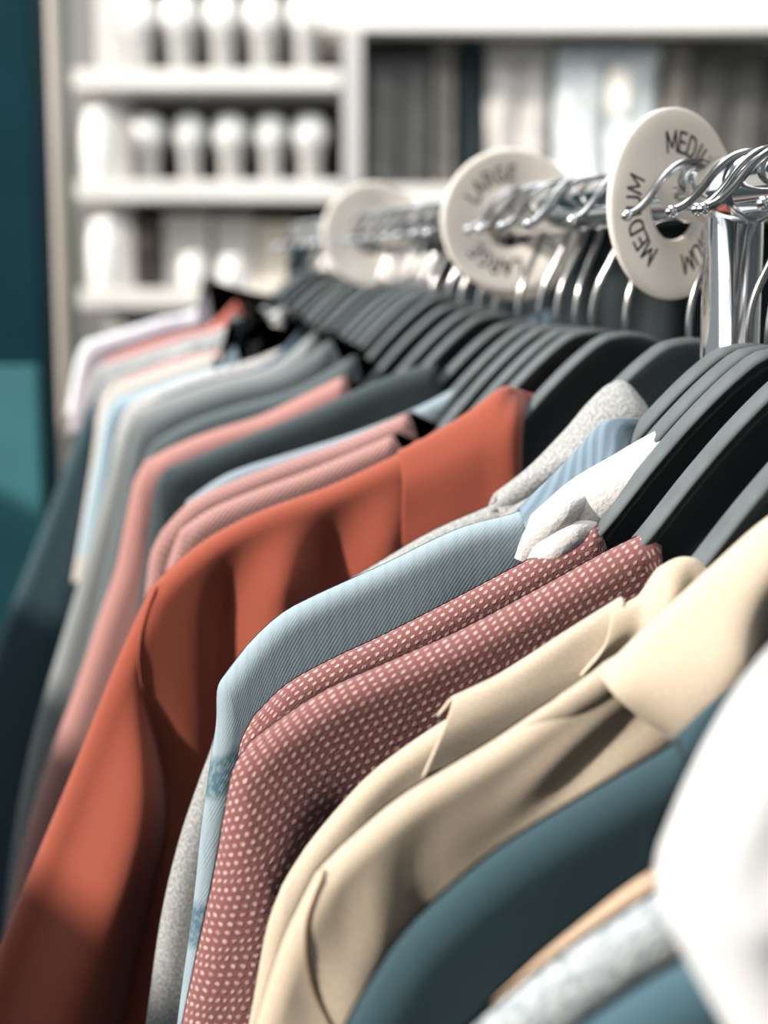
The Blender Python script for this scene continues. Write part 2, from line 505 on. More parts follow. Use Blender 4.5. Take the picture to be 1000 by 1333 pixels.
def hanger_body_mesh():
    top = catmull(ARM_TOP, 44)
    hh = np.interp(np.linspace(0, 1, 44), np.linspace(0, 1, len(ARM_H)), ARM_H)
    full = [(-u, v, h) for (u, v), h in zip(top[::-1], hh[::-1])][:-1] + [(u, v, h) for (u, v), h in zip(top, hh)]
    bm = bmesh.new()
    rings = []
    for i, (u, v, h) in enumerate(full):
        k = min(i, len(full) - 1 - i)
        w = 0.0062 * min(1.0, 0.45 + k / 3.0) * (1 - 0.35 * min(1, max(0, (abs(u) - 0.08) / 0.03)))
        # flanged section: wide rounded top rail, thinner web, rounded lower edge
        sec = [(-w, -0.003), (-w, -0.0012), (-w * 0.84, 0.0), (-w * .3, 0.0004), (w * .3, 0.0004), (w * 0.84, 0.0), (w, -0.0012), (w, -0.003), (w * .92, -0.006), (w * 0.62, -0.0078),
               (w * 0.6, -h + 0.004), (w * .75, -h + 0.002), (w * 0.5, -h), (-w * 0.5, -h), (-w * .75, -h + 0.002), (-w * 0.6, -h + 0.004), (-w * 0.62, -0.0078), (-w * .92, -0.006)]
        if h < 0.014:
            sec = [(a, max(b, -h)) for a, b in sec]
        rings.append([bm.verts.new((u, a, v + b)) for a, b in sec])
    n = len(rings[0])
    for a, b in zip(rings, rings[1:]):
        for k in range(n):
            bm.faces.new((a[k], a[(k + 1) % n], b[(k + 1) % n], b[k]))
    bm.faces.new(rings[0]); bm.faces.new(list(reversed(rings[-1])))
    bmesh.ops.recalc_face_normals(bm, faces=bm.faces)
    return bm

TIP = (0.0362, 0.0, -0.0102)
def hook_mesh():
    bm = bmesh.new()
    pts = [(0, 0, -0.102), (0, 0, -0.08), (0, 0, -0.056), (-0.0025, 0, -0.044), (-0.0085, 0, -0.031), (-0.0150, 0, -0.0175), (-0.0183, 0, -0.004), (-0.0158, 0, 0.0068), (-0.009, 0, 0.0133), (0, 0, 0.0149),
           (0.0095, 0, 0.0128), (0.0178, 0, 0.0062), (0.0240, 0, -0.0015), (0.0300, 0, -0.0072), TIP]
    add_tube(bm, [tuple(p) for p in catmull(pts, 64)], 0.0018, 10)
    return bm

def ball_mesh():
    bm = bmesh.new()
    bmesh.ops.create_uvsphere(bm, u_segments=14, v_segments=10, radius=0.0027, matrix=Matrix.Translation(TIP))
    return bm

h0 = empty('clothes_hanger')
hb0 = from_bm('hanger_body', hanger_body_mesh(), BLACK, h0)
hk0 = from_bm('hook', hook_mesh(), WIRE, h0)
he0 = from_bm('lit_top_edge', hanger_edge_mesh(), EDGE, h0)
he0['label'] = 'top edge coloured grey as if lit from above'
bl0 = from_bm('ball_tip', ball_mesh(), CHROME, hk0)
for p in hb0.data.polygons: p.use_smooth = True
hanger_used = []
def hanger(s, label, dz=0.0, yaw=0.0, hook_yaw=0.0):
    if not hanger_used:
        o, kids = h0, [hb0, hk0, he0]
    else:
        o = h0.copy(); C.objects.link(o)
        kids = []
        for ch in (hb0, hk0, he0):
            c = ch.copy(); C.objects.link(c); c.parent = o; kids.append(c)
        b = bl0.copy(); C.objects.link(b); b.parent = kids[1]
    hanger_used.append(o)
    o.location = hook_point(s)
    o.rotation_euler = (0, 0, ROT + yaw)
    kids[0].location = (0, 0, dz)
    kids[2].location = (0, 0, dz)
    kids[1].rotation_euler = (0, 0, hook_yaw)
    tag(o, label, 'clothes hanger', 'black hangers on the rail')
    return o

# ------------------------------------------------------------------ garments
def sstep(x, a, b):
    t = np.clip((x - a) / (b - a), 0, 1)
    return t * t * (3 - 2 * t)

def dist_poly(P, A):
    """distance from points P (n,2) to the polyline A (m,2)"""
    best = np.full(len(P), 1e9)
    for a, b in zip(A[:-1], A[1:]):
        ab = b - a
        t = np.clip(((P - a) @ ab) / max(ab @ ab, 1e-12), 0, 1)
        d = np.linalg.norm(P - a - t[:, None] * ab, axis=1)
        best = np.minimum(best, d)
    return best

def grid_normals(G, sign):
    du = np.gradient(G, axis=1); dr = np.gradient(G, axis=0)
    n = np.cross(du, dr) * sign
    return n / np.maximum(np.linalg.norm(n, axis=-1, keepdims=True), 1e-9)

def garment(name, label, cat, s, ridge, side, mat, R=0.008, slope=0.02, folds=(), fold_amp=0.004, puff=0.006, groove=0.004, arm_w=0.27,
            neck_drop=0.16, hem=-0.76, res=1.0, seed=0, group='garments on the rail', extra=None, yaw=0.0, seam=0.0, collar=None, collar_mat=None, dz=0.0, cuff=None, stitch=None):
    """hanging top: front and back shells over the hanger, two sleeves and a neckline.
    ridge: (u, v) from the neck to the shoulder point; side: (u, v) from there down the sleeve."""
    rr = random.Random(1000 + seed)
    root = empty(name, hook_point(s), ROT + yaw)
    tag(root, label, cat, group)
    nb, ns, nr = int(46 * res), int(22 * res), int(64 * res)
    ridge = [(u, v + dz) for u, v in ridge]; side = [(u, v + dz) for u, v in side]
    rid = catmull(ridge, 160)
    sd = catmull([ridge[-1]] + list(side), 220)
    # extend the sleeve edge down to the hem
    end, prev = sd[-1], sd[-12]
    dv = (end - prev) / max(np.linalg.norm(end - prev), 1e-6)
    ext = []
    p = end.copy()
    while p[1] > hem + 0.03:
        dv = dv * 0.93 + np.array([0.0, -1.0]) * 0.07
        dv /= np.linalg.norm(dv)
        p = p + dv * 0.012
        ext.append(p.copy())
    if ext: sd = np.vstack([sd, np.array(ext)])
    L = np.r_[0, np.cumsum(np.linalg.norm(np.diff(sd, axis=0), axis=1))]
    rpar = (np.arange(nr + 1) / nr) ** 1.7
    SD = np.stack([np.interp(rpar * L[-1], L, sd[:, k]) for k in range(2)], 1)
    un, vn = ridge[0]
    tipu, tipv = ridge[-1]
    cw = np.linspace(0, 1, nb + 1)
    co = np.sin(np.linspace(0, 1, ns + 1) * PI / 2)
    outline = np.vstack([rid, sd])
    parts = {('body', 1): [], ('body', -1): [], ('sleeve', 1): [], ('sleeve', -1): []}
    for mirror in (1, -1):
        fl = [(f[0], f[1], f[2]) for f in folds] if mirror == 1 else []
        rnd = [(rr.uniform(.02, .2), rr.uniform(.012, .03), rr.uniform(-1, 1) * fold_amp) for _ in range(7)]
        for face in (1, -1):                     # 1 front (towards the camera), -1 back
            c_arm = 0.985 - (arm_w - 0.015) * sstep(rpar, 0.0, 0.33)
            rows_b, rows_s = [], []
            for k in range(nr + 1):
                ca = c_arm[k]
                rows_b.append(cw * ca)
                rows_s.append(ca + (1 - ca) * co)
            for part, rows in (('body', rows_b), ('sleeve', rows_s)):
                Cc = np.array(rows)
                ut = Cc * tipu
                # top line: neckline inside un, shoulder ridge outside
                rv = np.interp(ut, rid[:, 0], rid[:, 1])
                drop = neck_drop if face == 1 else 0.022
                x = np.clip(ut / un, 0, 1)
                nv = (vn - drop) + drop * x ** (5.0 if face == 1 else 2.5)
                topv = np.where(ut < un, nv, rv)
                dside = (SD[:, 1] - tipv)[:, None]
                Lr = dside[-1, 0]
                V = topv + dside + (tipv - topv) * (rpar[:, None] ** 1.0) * 0.9 * (dside / Lr)
                U = ut * (SD[:, 0] / tipu)[:, None]
                # keep the edge exact
                P = np.stack([U.ravel(), V.ravel()], 1)
                D = dist_poly(P, outline).reshape(U.shape)
                if part == 'sleeve':
                    D[:, -1] = 0
                outer = ut >= un - 1e-6
                D[0, outer[0]] = 0
                q = np.minimum(D / R, 1)
                h = R * np.sqrt(np.clip(1 - (1 - q) ** 2, 0, 1)) + slope * np.clip(D - R, 0, 0.25)
                ramp = sstep(D, 0.002, 0.045)
                t = (Cc - c_arm[:, None]) / np.maximum(1 - c_arm[:, None], 1e-6)
                if cuff is not None and part == 'body':
                    close = np.sqrt(np.clip(1 - (np.clip((Cc / c_arm[:, None] - 0.94) / 0.06, 0, 1)) ** 2, 0, 1))
                    kb = sstep(-SD[:, 1], -cuff - 0.05, -cuff)[:, None]
                    h = h * (1 - kb + kb * close)
                down = sstep(-(V - tipv), -0.01, 0.10)
                y = h.copy(); ramp = ramp * np.clip(h / R, 0, 1)
                if face == 1:
                    for (u0, w, a) in fl + [(f[0], f[1], f[2] * 0.5) for f in rnd]:
                        wob = u0 + 0.006 * np.sin(V * 17 + u0 * 60)
                        prof = np.exp(-((U - wob) / w) ** 2)
                        y += a * prof * ramp
                    if extra is not None and mirror == 1:
                        y += extra(U, V, D)
                    tt = np.clip(t, 0, 1)
                    y += puff * np.sin(PI * np.clip(tt * 0.5 + 0.5, 0, 1)) * 0 + puff * down * np.where(t > 0, np.sin(PI * tt ** 0.8) ** 0.7, 0) * ramp
                    y -= groove * np.exp(-((U - (c_arm[:, None] * tipu * (SD[:, 0] / tipu)[:, None])) / 0.006) ** 2) * (seam + (1 - seam) * down) * ramp
                else:
                    for (u0, w, a) in rnd[:3]:
                        y += abs(a) * 0.5 * np.exp(-((U - u0) / w) ** 2) * ramp
                G = np.stack([U * mirror, y * face, V], -1)
                sign = face * mirror
                Nn = grid_normals(G, -1)
                if Nn[nr // 2, Nn.shape[1] // 2, 1] * face < 0: Nn = -Nn
                # at the edge the two shells share one outward normal
                if part == 'sleeve':
                    tn = np.gradient(SD, axis=0); tn /= np.linalg.norm(tn, axis=1, keepdims=True)
                    on = np.stack([-tn[:, 1] * mirror, np.zeros(len(tn)), tn[:, 0]], 1)
                    on *= np.sign(on[:, :1] * mirror + 1e-9)
                    Nn[:, -1] = on
                du_ = np.gradient(G[0, :, [0, 2]], axis=-1).T if False else np.stack([np.gradient(G[0, :, 0]), np.gradient(G[0, :, 2])], 1)
                du_ /= np.maximum(np.linalg.norm(du_, axis=1, keepdims=True), 1e-9)
                up = np.stack([-du_[:, 1], np.zeros(len(du_)), du_[:, 0]], 1)
                up *= np.sign(up[:, 2:] + 1e-9)
                Nn[0, outer[0]] = up[outer[0]]
                if part == 'sleeve': Nn[0, -1] = (Nn[0, -1] + on[3]) / np.linalg.norm(Nn[0, -1] + on[3] + 1e-6)
                UVg = np.stack([U + y * 0.55 * (1 if mirror == 1 else 1), V + y * 1.0 * face], -1)
                arc = np.concatenate([np.zeros((G.shape[0], 1)), np.cumsum(np.linalg.norm(np.diff(G, axis=1), axis=2), axis=1)], 1)
                if part == 'body':
                    body_arc = arc[:, -1:].copy()
                else:
                    arc = arc + body_arc
                down_arc = np.concatenate([np.zeros((1, G.shape[1])), np.cumsum(np.linalg.norm(np.diff(G, axis=0), axis=2), axis=0)], 0)
                UVg = np.stack([arc, -down_arc * face + 0.0013 * face], -1)
                if part == 'sleeve' and cuff is not None:      # short sleeve: stop at the cuff
                    kk = max(4, int(np.searchsorted(-SD[:, 1], -cuff)))
                    G, UVg, Nn = G[:kk + 1], UVg[:kk + 1], Nn[:kk + 1]
                parts[(part, mirror if part == 'sleeve' else 1)].append((G, UVg, Nn))
    for key, nm in ((('body', 1), 'body'), (('sleeve', 1), 'sleeve'), (('sleeve', -1), 'sleeve')):
        gl = parts[key]
        me = grid_mesh(nm, [g[0] for g in gl], [g[1] for g in gl], [g[2] for g in gl])
        link(nm, me, mat, root)
    if stitch is not None:
        for Gf in (parts[('body', 1)][0][0], parts[('body', 1)][2][0]):
            line = Gf[2:, -1]
            line = line[line[:, 2] > -0.50] + np.array([0, 0.0004, 0])
            bm = bmesh.new()
            add_tube(bm, [tuple(p) for p in line], 0.0007, 6)
            from_bm('armhole_seam', bm, stitch, root)
    # rib along the front neckline
    if collar == 'rib':
        base = R + slope * 0.06
        ctr = []
        for xx in np.linspace(-0.985, 0.985, 61):
            ctr.append(((un - .006 * abs(xx) ** 5 + .008) * xx, (base - 0.001) * (1 - abs(xx) ** 9) + 0.0005, (vn - neck_drop) + neck_drop * abs(xx) ** 5.0 - 0.007))
        roll('neck_rib', ctr, [0.0075, 0.008, 0.008, 0.0075], collar_mat or mat, root, flat=0.30, n=90)
    return root

def patch(name, rows, mat, parent, n=(26, 60), thick=0.0018, mirror=False, uvrot=0.0):
    """smooth cloth surface lofted through rows of (u, y, v) points, with thickness"""
    P = np.stack([catmull(r, n[1]) for r in rows], 0)
    G = np.stack([catmull(P[:, j], n[0]) for j in range(n[1])], 1)
    dsu = np.r_[0, np.cumsum(np.linalg.norm(np.diff(G[n[0] // 2], axis=0), axis=1))]
    dsv = np.r_[0, np.cumsum(np.linalg.norm(np.diff(G[:, n[1] // 2], axis=0), axis=1))]
    UV = np.stack(np.meshgrid(dsu, -dsv), -1)
    if uvrot:
        c, s_ = math.cos(uvrot), math.sin(uvrot)
        UV = np.stack([UV[..., 0] * c - UV[..., 1] * s_, UV[..., 0] * s_ + UV[..., 1] * c], -1)
    for Gk in ([G, G[:, ::-1] * np.array([-1, 1, 1])] if mirror else [G]):
        me = grid_mesh(name, [Gk], [UV])
        o = link(name, me, mat, parent)
        md = o.modifiers.new('thickness', 'SOLIDIFY')
        md.thickness = thick
        md.offset = 0
    return o

def roll(name, pts, radii, mat, parent, flat=1.0, n=36):
    """soft sausage of cloth along pts"""
    P = catmull(pts, n)
    r = np.interp(np.linspace(0, 1, n), np.linspace(0, 1, len(radii)), radii)
    seg = 18
    G = np.zeros((seg + 1, n, 3))
    T = np.gradient(P, axis=0); T /= np.linalg.norm(T, axis=1, keepdims=True)
    Yv = np.array([0, 1.0, 0])
    for i in range(n):
        nv = np.cross(T[i], Yv); nv /= np.linalg.norm(nv)
        for k in range(seg + 1):
            a = 2 * PI * k / seg
            G[k, i] = P[i] + (nv * math.cos(a) + Yv * math.sin(a) * flat) * r[i]
    Lp = np.r_[0, np.cumsum(np.linalg.norm(np.diff(P, axis=0), axis=1))]
    UV = np.stack([np.broadcast_to(Lp, (seg + 1, n)), np.broadcast_to(np.linspace(0, 2 * PI * r.max(), seg + 1)[:, None], (seg + 1, n))], -1)
    me = grid_mesh(name, [G], [UV])
    return link(name, me, mat, parent)

# fabrics
F_RED = fabric('rust_red_jersey', (0.255, 0.052, 0.026), bump=0.15, freq=1.3)
F_ROSE = fabric('rose_flecked_knit', (0.200, 0.072, 0.070), 'dots', (0.50, 0.345, 0.305), bump=0.6)
F_BLUE = fabric('blue_grey_twill', (0.25, 0.32, 0.362), 'twill', (0.045, 0.105, 0.14), bump=0.10)
F_BLUEC = fabric('blue_collar_rib', (0.15, 0.215, 0.27), 'rib', bump=0.25, freq=0.55)
F_GREY = fabric('grey_heather_jersey', (0.19, 0.20, 0.20), 'heather', (0.37, 0.37, 0.36), bump=0.7, freq=1.15)
F_WHITE = fabric('white_knit', (0.60, 0.575, 0.565), 'plain', bump=0.6, freq=.7)
F_BEIGE = fabric('beige_cotton', (0.475, 0.395, 0.298), 'plain', bump=0.08, rough=0.75)
F_NAVY = fabric('dark_slate_blue_wool', (0.017, 0.046, 0.058), 'plain', bump=0.5, sheen=0.12)
F_SLATE = fabric('slate_blue_wool', (0.036, 0.088, 0.112), 'plain', bump=0.4, sheen=0.2)
F_BOUCLE = fabric('pale_grey_fleece', (0.19, 0.23, 0.245), 'heather', (0.52, 0.55, 0.56), bump=1.0, freq=.6)
F_SHIRT = fabric('white_cotton', (0.85, 0.86, 0.87), 'plain', bump=0.05)
F_PINKTW = fabric('dusty_pink_weave', (0.20, 0.075, 0.068), 'tweed', (0.48, 0.29, 0.265), bump=0.5)
F_DARK = fabric('charcoal_teal_jersey', (0.021, 0.034, 0.038), 'plain', bump=0.3)
F_SALMON = fabric('salmon_jersey', (0.34, 0.165, 0.148), 'plain', bump=0.3)

HG = 'black plastic hanger '
def neck(un, vn): return (un, vn)

# --- white shirt nearest the camera, at the right edge
hanger(-0.36, HG + 'holding the white shirt nearest the camera', hook_yaw=0.2)
g = garment('shirt', 'bright white shirt nearest the camera at the right edge of the rail', 'shirt', -0.36,
            [(0.075, -0.058), (0.10, -0.072), (0.13, -0.086), (0.155, -0.099), (0.168, -0.109), (0.176, -0.119), (0.1825, -0.1305), (0.187, -0.141)],
            [(0.1895, -0.148), (0.1895, -0.154), (0.188, -0.160), (0.184, -0.168), (0.179, -0.177), (0.172, -0.190), (0.166, -0.215), (0.165, -0.27)],
            F_SHIRT, R=0.012, puff=0.006, seed=1, groove=0.002,
            extra=lambda U, V, D: 0.004 * np.exp(-((V + 0.158 - (0.17 - U) * 0.35) / 0.006) ** 2) * sstep(D, .004, .02))

# --- slate jumper under it
hanger(-0.315, HG + 'under the smoky slate jumper', dz=-0.02)
g = garment('jumper', 'smoky slate blue jumper at the bottom edge, next to the white shirt', 'jumper', -0.315,
            [(0.085, -0.150), (0.12, -0.168), (0.160, -0.192), (0.173, -0.198), (0.193, -0.210), (0.204, -0.219)], [(0.214, -0.232), (0.222, -0.252), (0.228, -0.30), (0.235, -0.38)],
            F_SLATE, R=0.012, seed=2)
hanger(-0.285, HG + 'under the pale grey fleece', dz=-0.02)
g = garment('jumper', 'pale grey flecked fleece jumper between two slate tops at the bottom', 'jumper', -0.285,
            [(0.085, -0.147), (0.12, -0.168), (0.149, -0.186), (0.163, -0.193), (0.179, -0.202), (0.194, -0.212), (0.208, -0.223)], [(0.218, -0.236), (0.226, -0.26), (0.234, -0.31), (0.24, -0.38)],
            F_BOUCLE, R=0.010, seed=3)
hanger(-0.258, HG + 'under the thin tan top', dz=-0.02)
g = garment('shirt', 'tan shirt showing only a thin edge beside the pale grey fleece', 'shirt', -0.258,
            [(0.085, -0.157), (0.112, -0.174), (0.137, -0.190), (0.153, -0.199), (0.166, -0.208), (0.177, -0.216), (0.19, -0.227)], [(0.202, -0.243), (0.21, -0.265), (0.215, -0.31), (0.22, -0.38)],
            fabric('tan_cotton', (0.42, 0.30, 0.205), bump=.15), R=0.006, seed=4)

# --- navy jumper
hanger(-0.222, HG + 'holding the dark slate jumper', dz=-0.02)
g = garment('jumper', 'dark slate blue wool jumper with a collar seam, in front of the beige jackets', 'jumper', -0.222,
            [(0.088, -0.148), (0.103, -0.157), (0.123, -0.172), (0.141, -0.181), (0.165, -0.193), (0.179, -0.201), (0.190, -0.209), (0.202, -0.219), (0.209, -0.227)],
            [(0.217, -0.239), (0.225, -0.254), (0.233, -0.28), (0.242, -0.32), (0.25, -0.37)], F_NAVY, R=0.010, slope=0.03, seed=5, fold_amp=0.002, neck_drop=.1)
patch('collar', [[(0.122, -0.008, -0.185), (0.104, -0.009, -0.172), (0.078, -0.010, -0.155)],
                 [(0.1235, 0.001, -0.171), (0.109, 0.001, -0.159), (0.090, 0.001, -0.146), (0.076, 0.0, -0.138)],
                 [(0.121, 0.0115, -0.180), (0.108, 0.013, -0.170), (0.086, 0.013, -0.157), (0.073, 0.012, -0.150)],
                 [(0.113, 0.014, -0.192), (0.100, 0.015, -0.184), (0.080, 0.015, -0.172), (0.066, 0.015, -0.168)]], F_NAVY, g, thick=0.002, mirror=True)

bm = bmesh.new()
add_tube(bm, [tuple(p) for p in catmull([(0.1235, 0.002, -0.1700), (0.1222, 0.0125, -0.1795), (0.1145, 0.0152, -0.1915), (0.105, 0.0158, -0.205)], 24)], 0.0009, 6)
from_bm('collar_seam', bm, solid('black_seam_thread', (0.01, 0.02, 0.025), rough=.9), g)

# --- two beige jackets
SEAM_TAN = solid('brown_stitching', (0.20, 0.13, 0.08), rough=.9)
def beige_wrinkle(U, V, D):
    a = 0.0045 * np.exp(-((U - 0.205 - (V + .25) * -0.25) / 0.012) ** 2) * sstep(-V, .22, .27)
    b = -0.006 * np.exp(-((U - 0.190 - (V + .25) * -0.10) / 0.008) ** 2) * sstep(-V, .225, .28)
    w = 0.0016 * np.sin((U * 0.5 + V * 1.0) * 260 + 2.2 * np.sin(U * 45)) * np.exp(-((U - 0.125) / 0.03) ** 2)
    w += 0.0013 * np.sin((U * 1.0 - V * 0.35) * 210 + 1.5 * np.sin(V * 60)) * np.exp(-((U - 0.215) / 0.03) ** 2)
    return a + b + w * sstep(D, 0.003, 0.02)
hanger(-0.170, HG + 'holding the front beige jacket', dz=-0.006)
g = garment('jacket', 'beige cotton jacket with a wide folded collar, the nearer of the two', 'jacket', -0.170,
            [(0.070, -0.122), (0.087, -0.134), (0.106, -0.149), (0.124, -0.162), (0.147, -0.175), (0.162, -0.184), (0.194, -0.201), (0.206, -0.210), (0.215, -0.2175), (0.221, -0.2235)],
            [(0.226, -0.233), (0.231, -0.243), (0.236, -0.257), (0.243, -0.28), (0.251, -0.32)], F_BEIGE, R=0.007, slope=0.03,
            folds=[(0.10, 0.02, 0.004)], extra=beige_wrinkle, seed=6, puff=0.008, seam=.1, groove=0.002, stitch=SEAM_TAN)
patch('collar', [[(0.127, -0.006, -0.180), (0.108, -0.010, -0.165), (0.085, -0.012, -0.150), (0.066, -0.013, -0.135), (0.04, -0.016, -0.12), (0.0, -0.02, -0.112)],
                 [(0.1285, 0.004, -0.164), (0.108, 0.004, -0.146), (0.088, 0.004, -0.129), (0.072, 0.003, -0.1165), (0.058, 0.001, -0.110), (0.035, -0.006, -0.100)],
                 [(0.1265, 0.013, -0.168), (0.108, 0.017, -0.154), (0.091, 0.018, -0.140), (0.075, 0.018, -0.128), (0.060, 0.016, -0.122), (0.044, 0.010, -0.122)],
                 [(0.117, 0.016, -0.176), (0.105, 0.026, -0.170), (0.090, 0.029, -0.158), (0.076, 0.016, -0.150), (0.060, 0.015, -0.145), (0.05, 0.014, -0.15)],
                 [(0.107, 0.015, -0.183), (0.0985, 0.0255, -0.185), (0.086, 0.027, -0.179), (0.074, 0.009, -0.168), (0.060, 0.014, -0.164), (0.05, 0.014, -0.18)]],
      F_BEIGE, g, thick=0.0016, mirror=True)
roll('epaulette', [(0.155, 0.002, -0.1815), (0.135, 0.004, -0.172), (0.120, 0.003, -0.163), (0.108, 0.000, -0.154)], [0.001, 0.005, 0.006, 0.003], F_BEIGE, g, flat=0.7)

hanger(-0.132, HG + 'holding the farther beige jacket', dz=-0.006)
g = garment('jacket', 'beige cotton jacket with a loose shoulder flap, the farther of the two', 'jacket', -0.132,
            [(0.076, -0.140), (0.096, -0.1535), (0.111, -0.158), (0.128, -0.166), (0.145, -0.176), (0.164, -0.186), (0.178, -0.194), (0.194, -0.205), (0.207, -0.218), (0.218, -0.231), (0.225, -0.242)],
            [(0.230, -0.255), (0.236, -0.285), (0.243, -0.32)], F_BEIGE, R=0.006, slope=0.03, extra=beige_wrinkle, seed=7, puff=0.004, seam=.1, groove=0.001)
patch('shoulder_flap', [[(0.169, -0.005, -0.188), (0.150, -0.005, -0.177), (0.125, -0.005, -0.163), (0.105, -0.005, -0.152)],
                        [(0.1655, 0.003, -0.1795), (0.146, 0.004, -0.1715), (0.125, 0.004, -0.1595), (0.104, 0.003, -0.148)],
                        [(0.171, 0.0095, -0.188), (0.150, 0.0085, -0.180), (0.125, 0.008, -0.170), (0.106, 0.0085, -0.160)],
                        [(0.179, 0.0115, -0.204), (0.156, 0.010, -0.198), (0.132, 0.0095, -0.190), (0.110, 0.010, -0.182)]], F_BEIGE, g, thick=0.0014, mirror=True)
patch('collar', [[(0.110, -0.006, -0.165), (0.094, -0.008, -0.155), (0.080, -0.009, -0.15), (0.07, -0.01, -0.148)],
                 [(0.109, 0.004, -0.152), (0.0975, 0.004, -0.147), (0.0905, 0.004, -0.1375), (0.080, 0.004, -0.1345), (0.070, 0.003, -0.1405)],
                 [(0.114, 0.011, -0.162), (0.100, 0.009, -0.154), (0.091, 0.014, -0.146), (0.081, 0.010, -0.143), (0.070, 0.012, -0.148)],
                 [(0.123, 0.012, -0.172), (0.106, 0.009, -0.168), (0.094, 0.014, -0.163), (0.083, 0.009, -0.159), (0.072, 0.012, -0.163)]], F_BEIGE, g, thick=0.0016, mirror=True)

# --- two rose flecked tees
def rose_fold(U, V, D):
    x = U - (0.222 + (V + 0.22) * -0.12)
    return 0.006 * np.exp(-(x / 0.016) ** 2) * sstep(-V, .205, .26) - 0.010 * np.exp(-((U - 0.195 - (V + 0.25) * -0.02) / 0.012) ** 2) * sstep(-V, .21, .28)
hanger(-0.090, HG + 'inside the nearer rose flecked knit top', hook_yaw=0.15)
g = garment('tee_shirt', 'rose pink knit top flecked with white, the nearer one beside the beige jackets', 'top', -0.090,
            [(0.074, -0.132), (0.089, -0.138), (0.12, -0.153), (0.15, -0.167), (0.179, -0.178), (0.202, -0.187), (0.222, -0.199), (0.229, -0.204)],
            [(0.235, -0.213), (0.239, -0.230), (0.243, -0.251), (0.249, -0.278), (0.256, -0.31), (0.264, -0.35)], F_ROSE, R=0.009, slope=0.035, extra=rose_fold, seed=8, collar='rib', groove=0.0, puff=0.004)
hanger(-0.052, HG + 'inside the farther rose flecked knit top', hook_yaw=-0.25)
g = garment('tee_shirt', 'rose pink knit top flecked with white, the farther one beside the blue shirt', 'top', -0.052,
            [(0.078, -0.135), (0.083, -0.1365), (0.106, -0.147), (0.138, -0.162), (0.169, -0.176), (0.191, -0.185), (0.209, -0.194), (0.222, -0.206)],
            [(0.227, -0.216), (0.229, -0.230), (0.236, -0.267), (0.246, -0.32)], F_ROSE, R=0.008, slope=0.02, seed=9, collar='rib', groove=0.0, puff=0.002)

# --- white knit, only its neck shows
hanger(-0.036, HG + 'inside the white cable knit', hook_yaw=0.1)
g = garment('jumper', 'white cable knit jumper with a soft rolled neck between rose top and blue shirt', 'jumper', -0.036,
            [(0.070, -0.124), (0.084, -0.136), (0.101, -0.152), (0.13, -0.170), (0.16, -0.184), (0.19, -0.200), (0.207, -0.214)], [(0.214, -0.230), (0.219, -0.26), (0.224, -0.32)],
            F_WHITE, R=0.006, slope=0.01, seed=10)
patch('rolled_neck', [[(0.105, -0.010, -0.152), (0.082, -0.010, -0.133), (0.058, -0.010, -0.118), (0.038, -0.010, -0.110)],
                      [(0.102, 0.000, -0.134), (0.087, 0.001, -0.1215), (0.067, 0.001, -0.1105), (0.046, 0.000, -0.1005), (0.037, -0.002, -0.1000)],
                      [(0.104, 0.010, -0.146), (0.087, 0.011, -0.132), (0.067, 0.011, -0.121), (0.048, 0.010, -0.111), (0.036, 0.006, -0.104)],
                      [(0.101, 0.010, -0.160), (0.083, 0.012, -0.150), (0.064, 0.012, -0.139), (0.046, 0.010, -0.127), (0.036, 0.006, -0.118)]], F_WHITE, g, thick=0.003, mirror=True)
for pts, rad in (([(0.1085, 0.002, -0.152), (0.103, 0.011, -0.1395), (0.094, 0.013, -0.131), (0.083, 0.008, -0.126)], [0.003, 0.0062, 0.006, 0.002]),
                 ([(0.108, 0.008, -0.159), (0.102, 0.015, -0.1485), (0.092, 0.016, -0.1405), (0.078, 0.012, -0.137)], [0.003, 0.0068, 0.0062, 0.002]),
                 ([(0.1065, 0.012, -0.166), (0.099, 0.017, -0.1575), (0.088, 0.017, -0.150), (0.074, 0.013, -0.146)], [0.003, 0.006, 0.006, 0.002])):
    roll('cable', pts, rad, F_WHITE, g)

# --- blue grey twill shirt
hanger(-0.018, HG + 'inside the blue grey twill shirt', hook_yaw=-0.1)
g = garment('shirt', 'blue grey twill shirt with soft dark checks and a pointed collar', 'shirt', -0.018,
            [(0.080, -0.124), (0.102, -0.1345), (0.129, -0.141), (0.162, -0.155), (0.194, -0.168), (0.204, -0.173), (0.217, -0.184), (0.227, -0.196)],
            [(0.231, -0.202), (0.232, -0.217), (0.235, -0.236), (0.239, -0.262), (0.243, -0.295), (0.249, -0.335)], F_BLUE, R=0.007, slope=0.02, seed=11, puff=0.003, groove=0.002)
patch('collar', [[(0.108, -0.006, -0.150), (0.084, -0.008, -0.133), (0.066, -0.010, -0.120), (0.05, -0.014, -0.11), (0.0, -0.02, -0.105)],
                 [(0.103, 0.000, -0.134), (0.083, 0.001, -0.1155), (0.0655, 0.001, -0.0985), (0.058, 0.000, -0.0985), (0.05, -0.003, -0.103)],
                 [(0.1035, 0.010, -0.140), (0.083, 0.011, -0.127), (0.0665, 0.012, -0.110), (0.060, 0.011, -0.114), (0.056, 0.008, -0.122)],
                 [(0.101, 0.012, -0.152), (0.083, 0.013, -0.142), (0.068, 0.015, -0.124), (0.064, 0.014, -0.128), (0.062, 0.011, -0.134)]], F_BLUEC, g, thick=0.0016, mirror=True, uvrot=0.9)

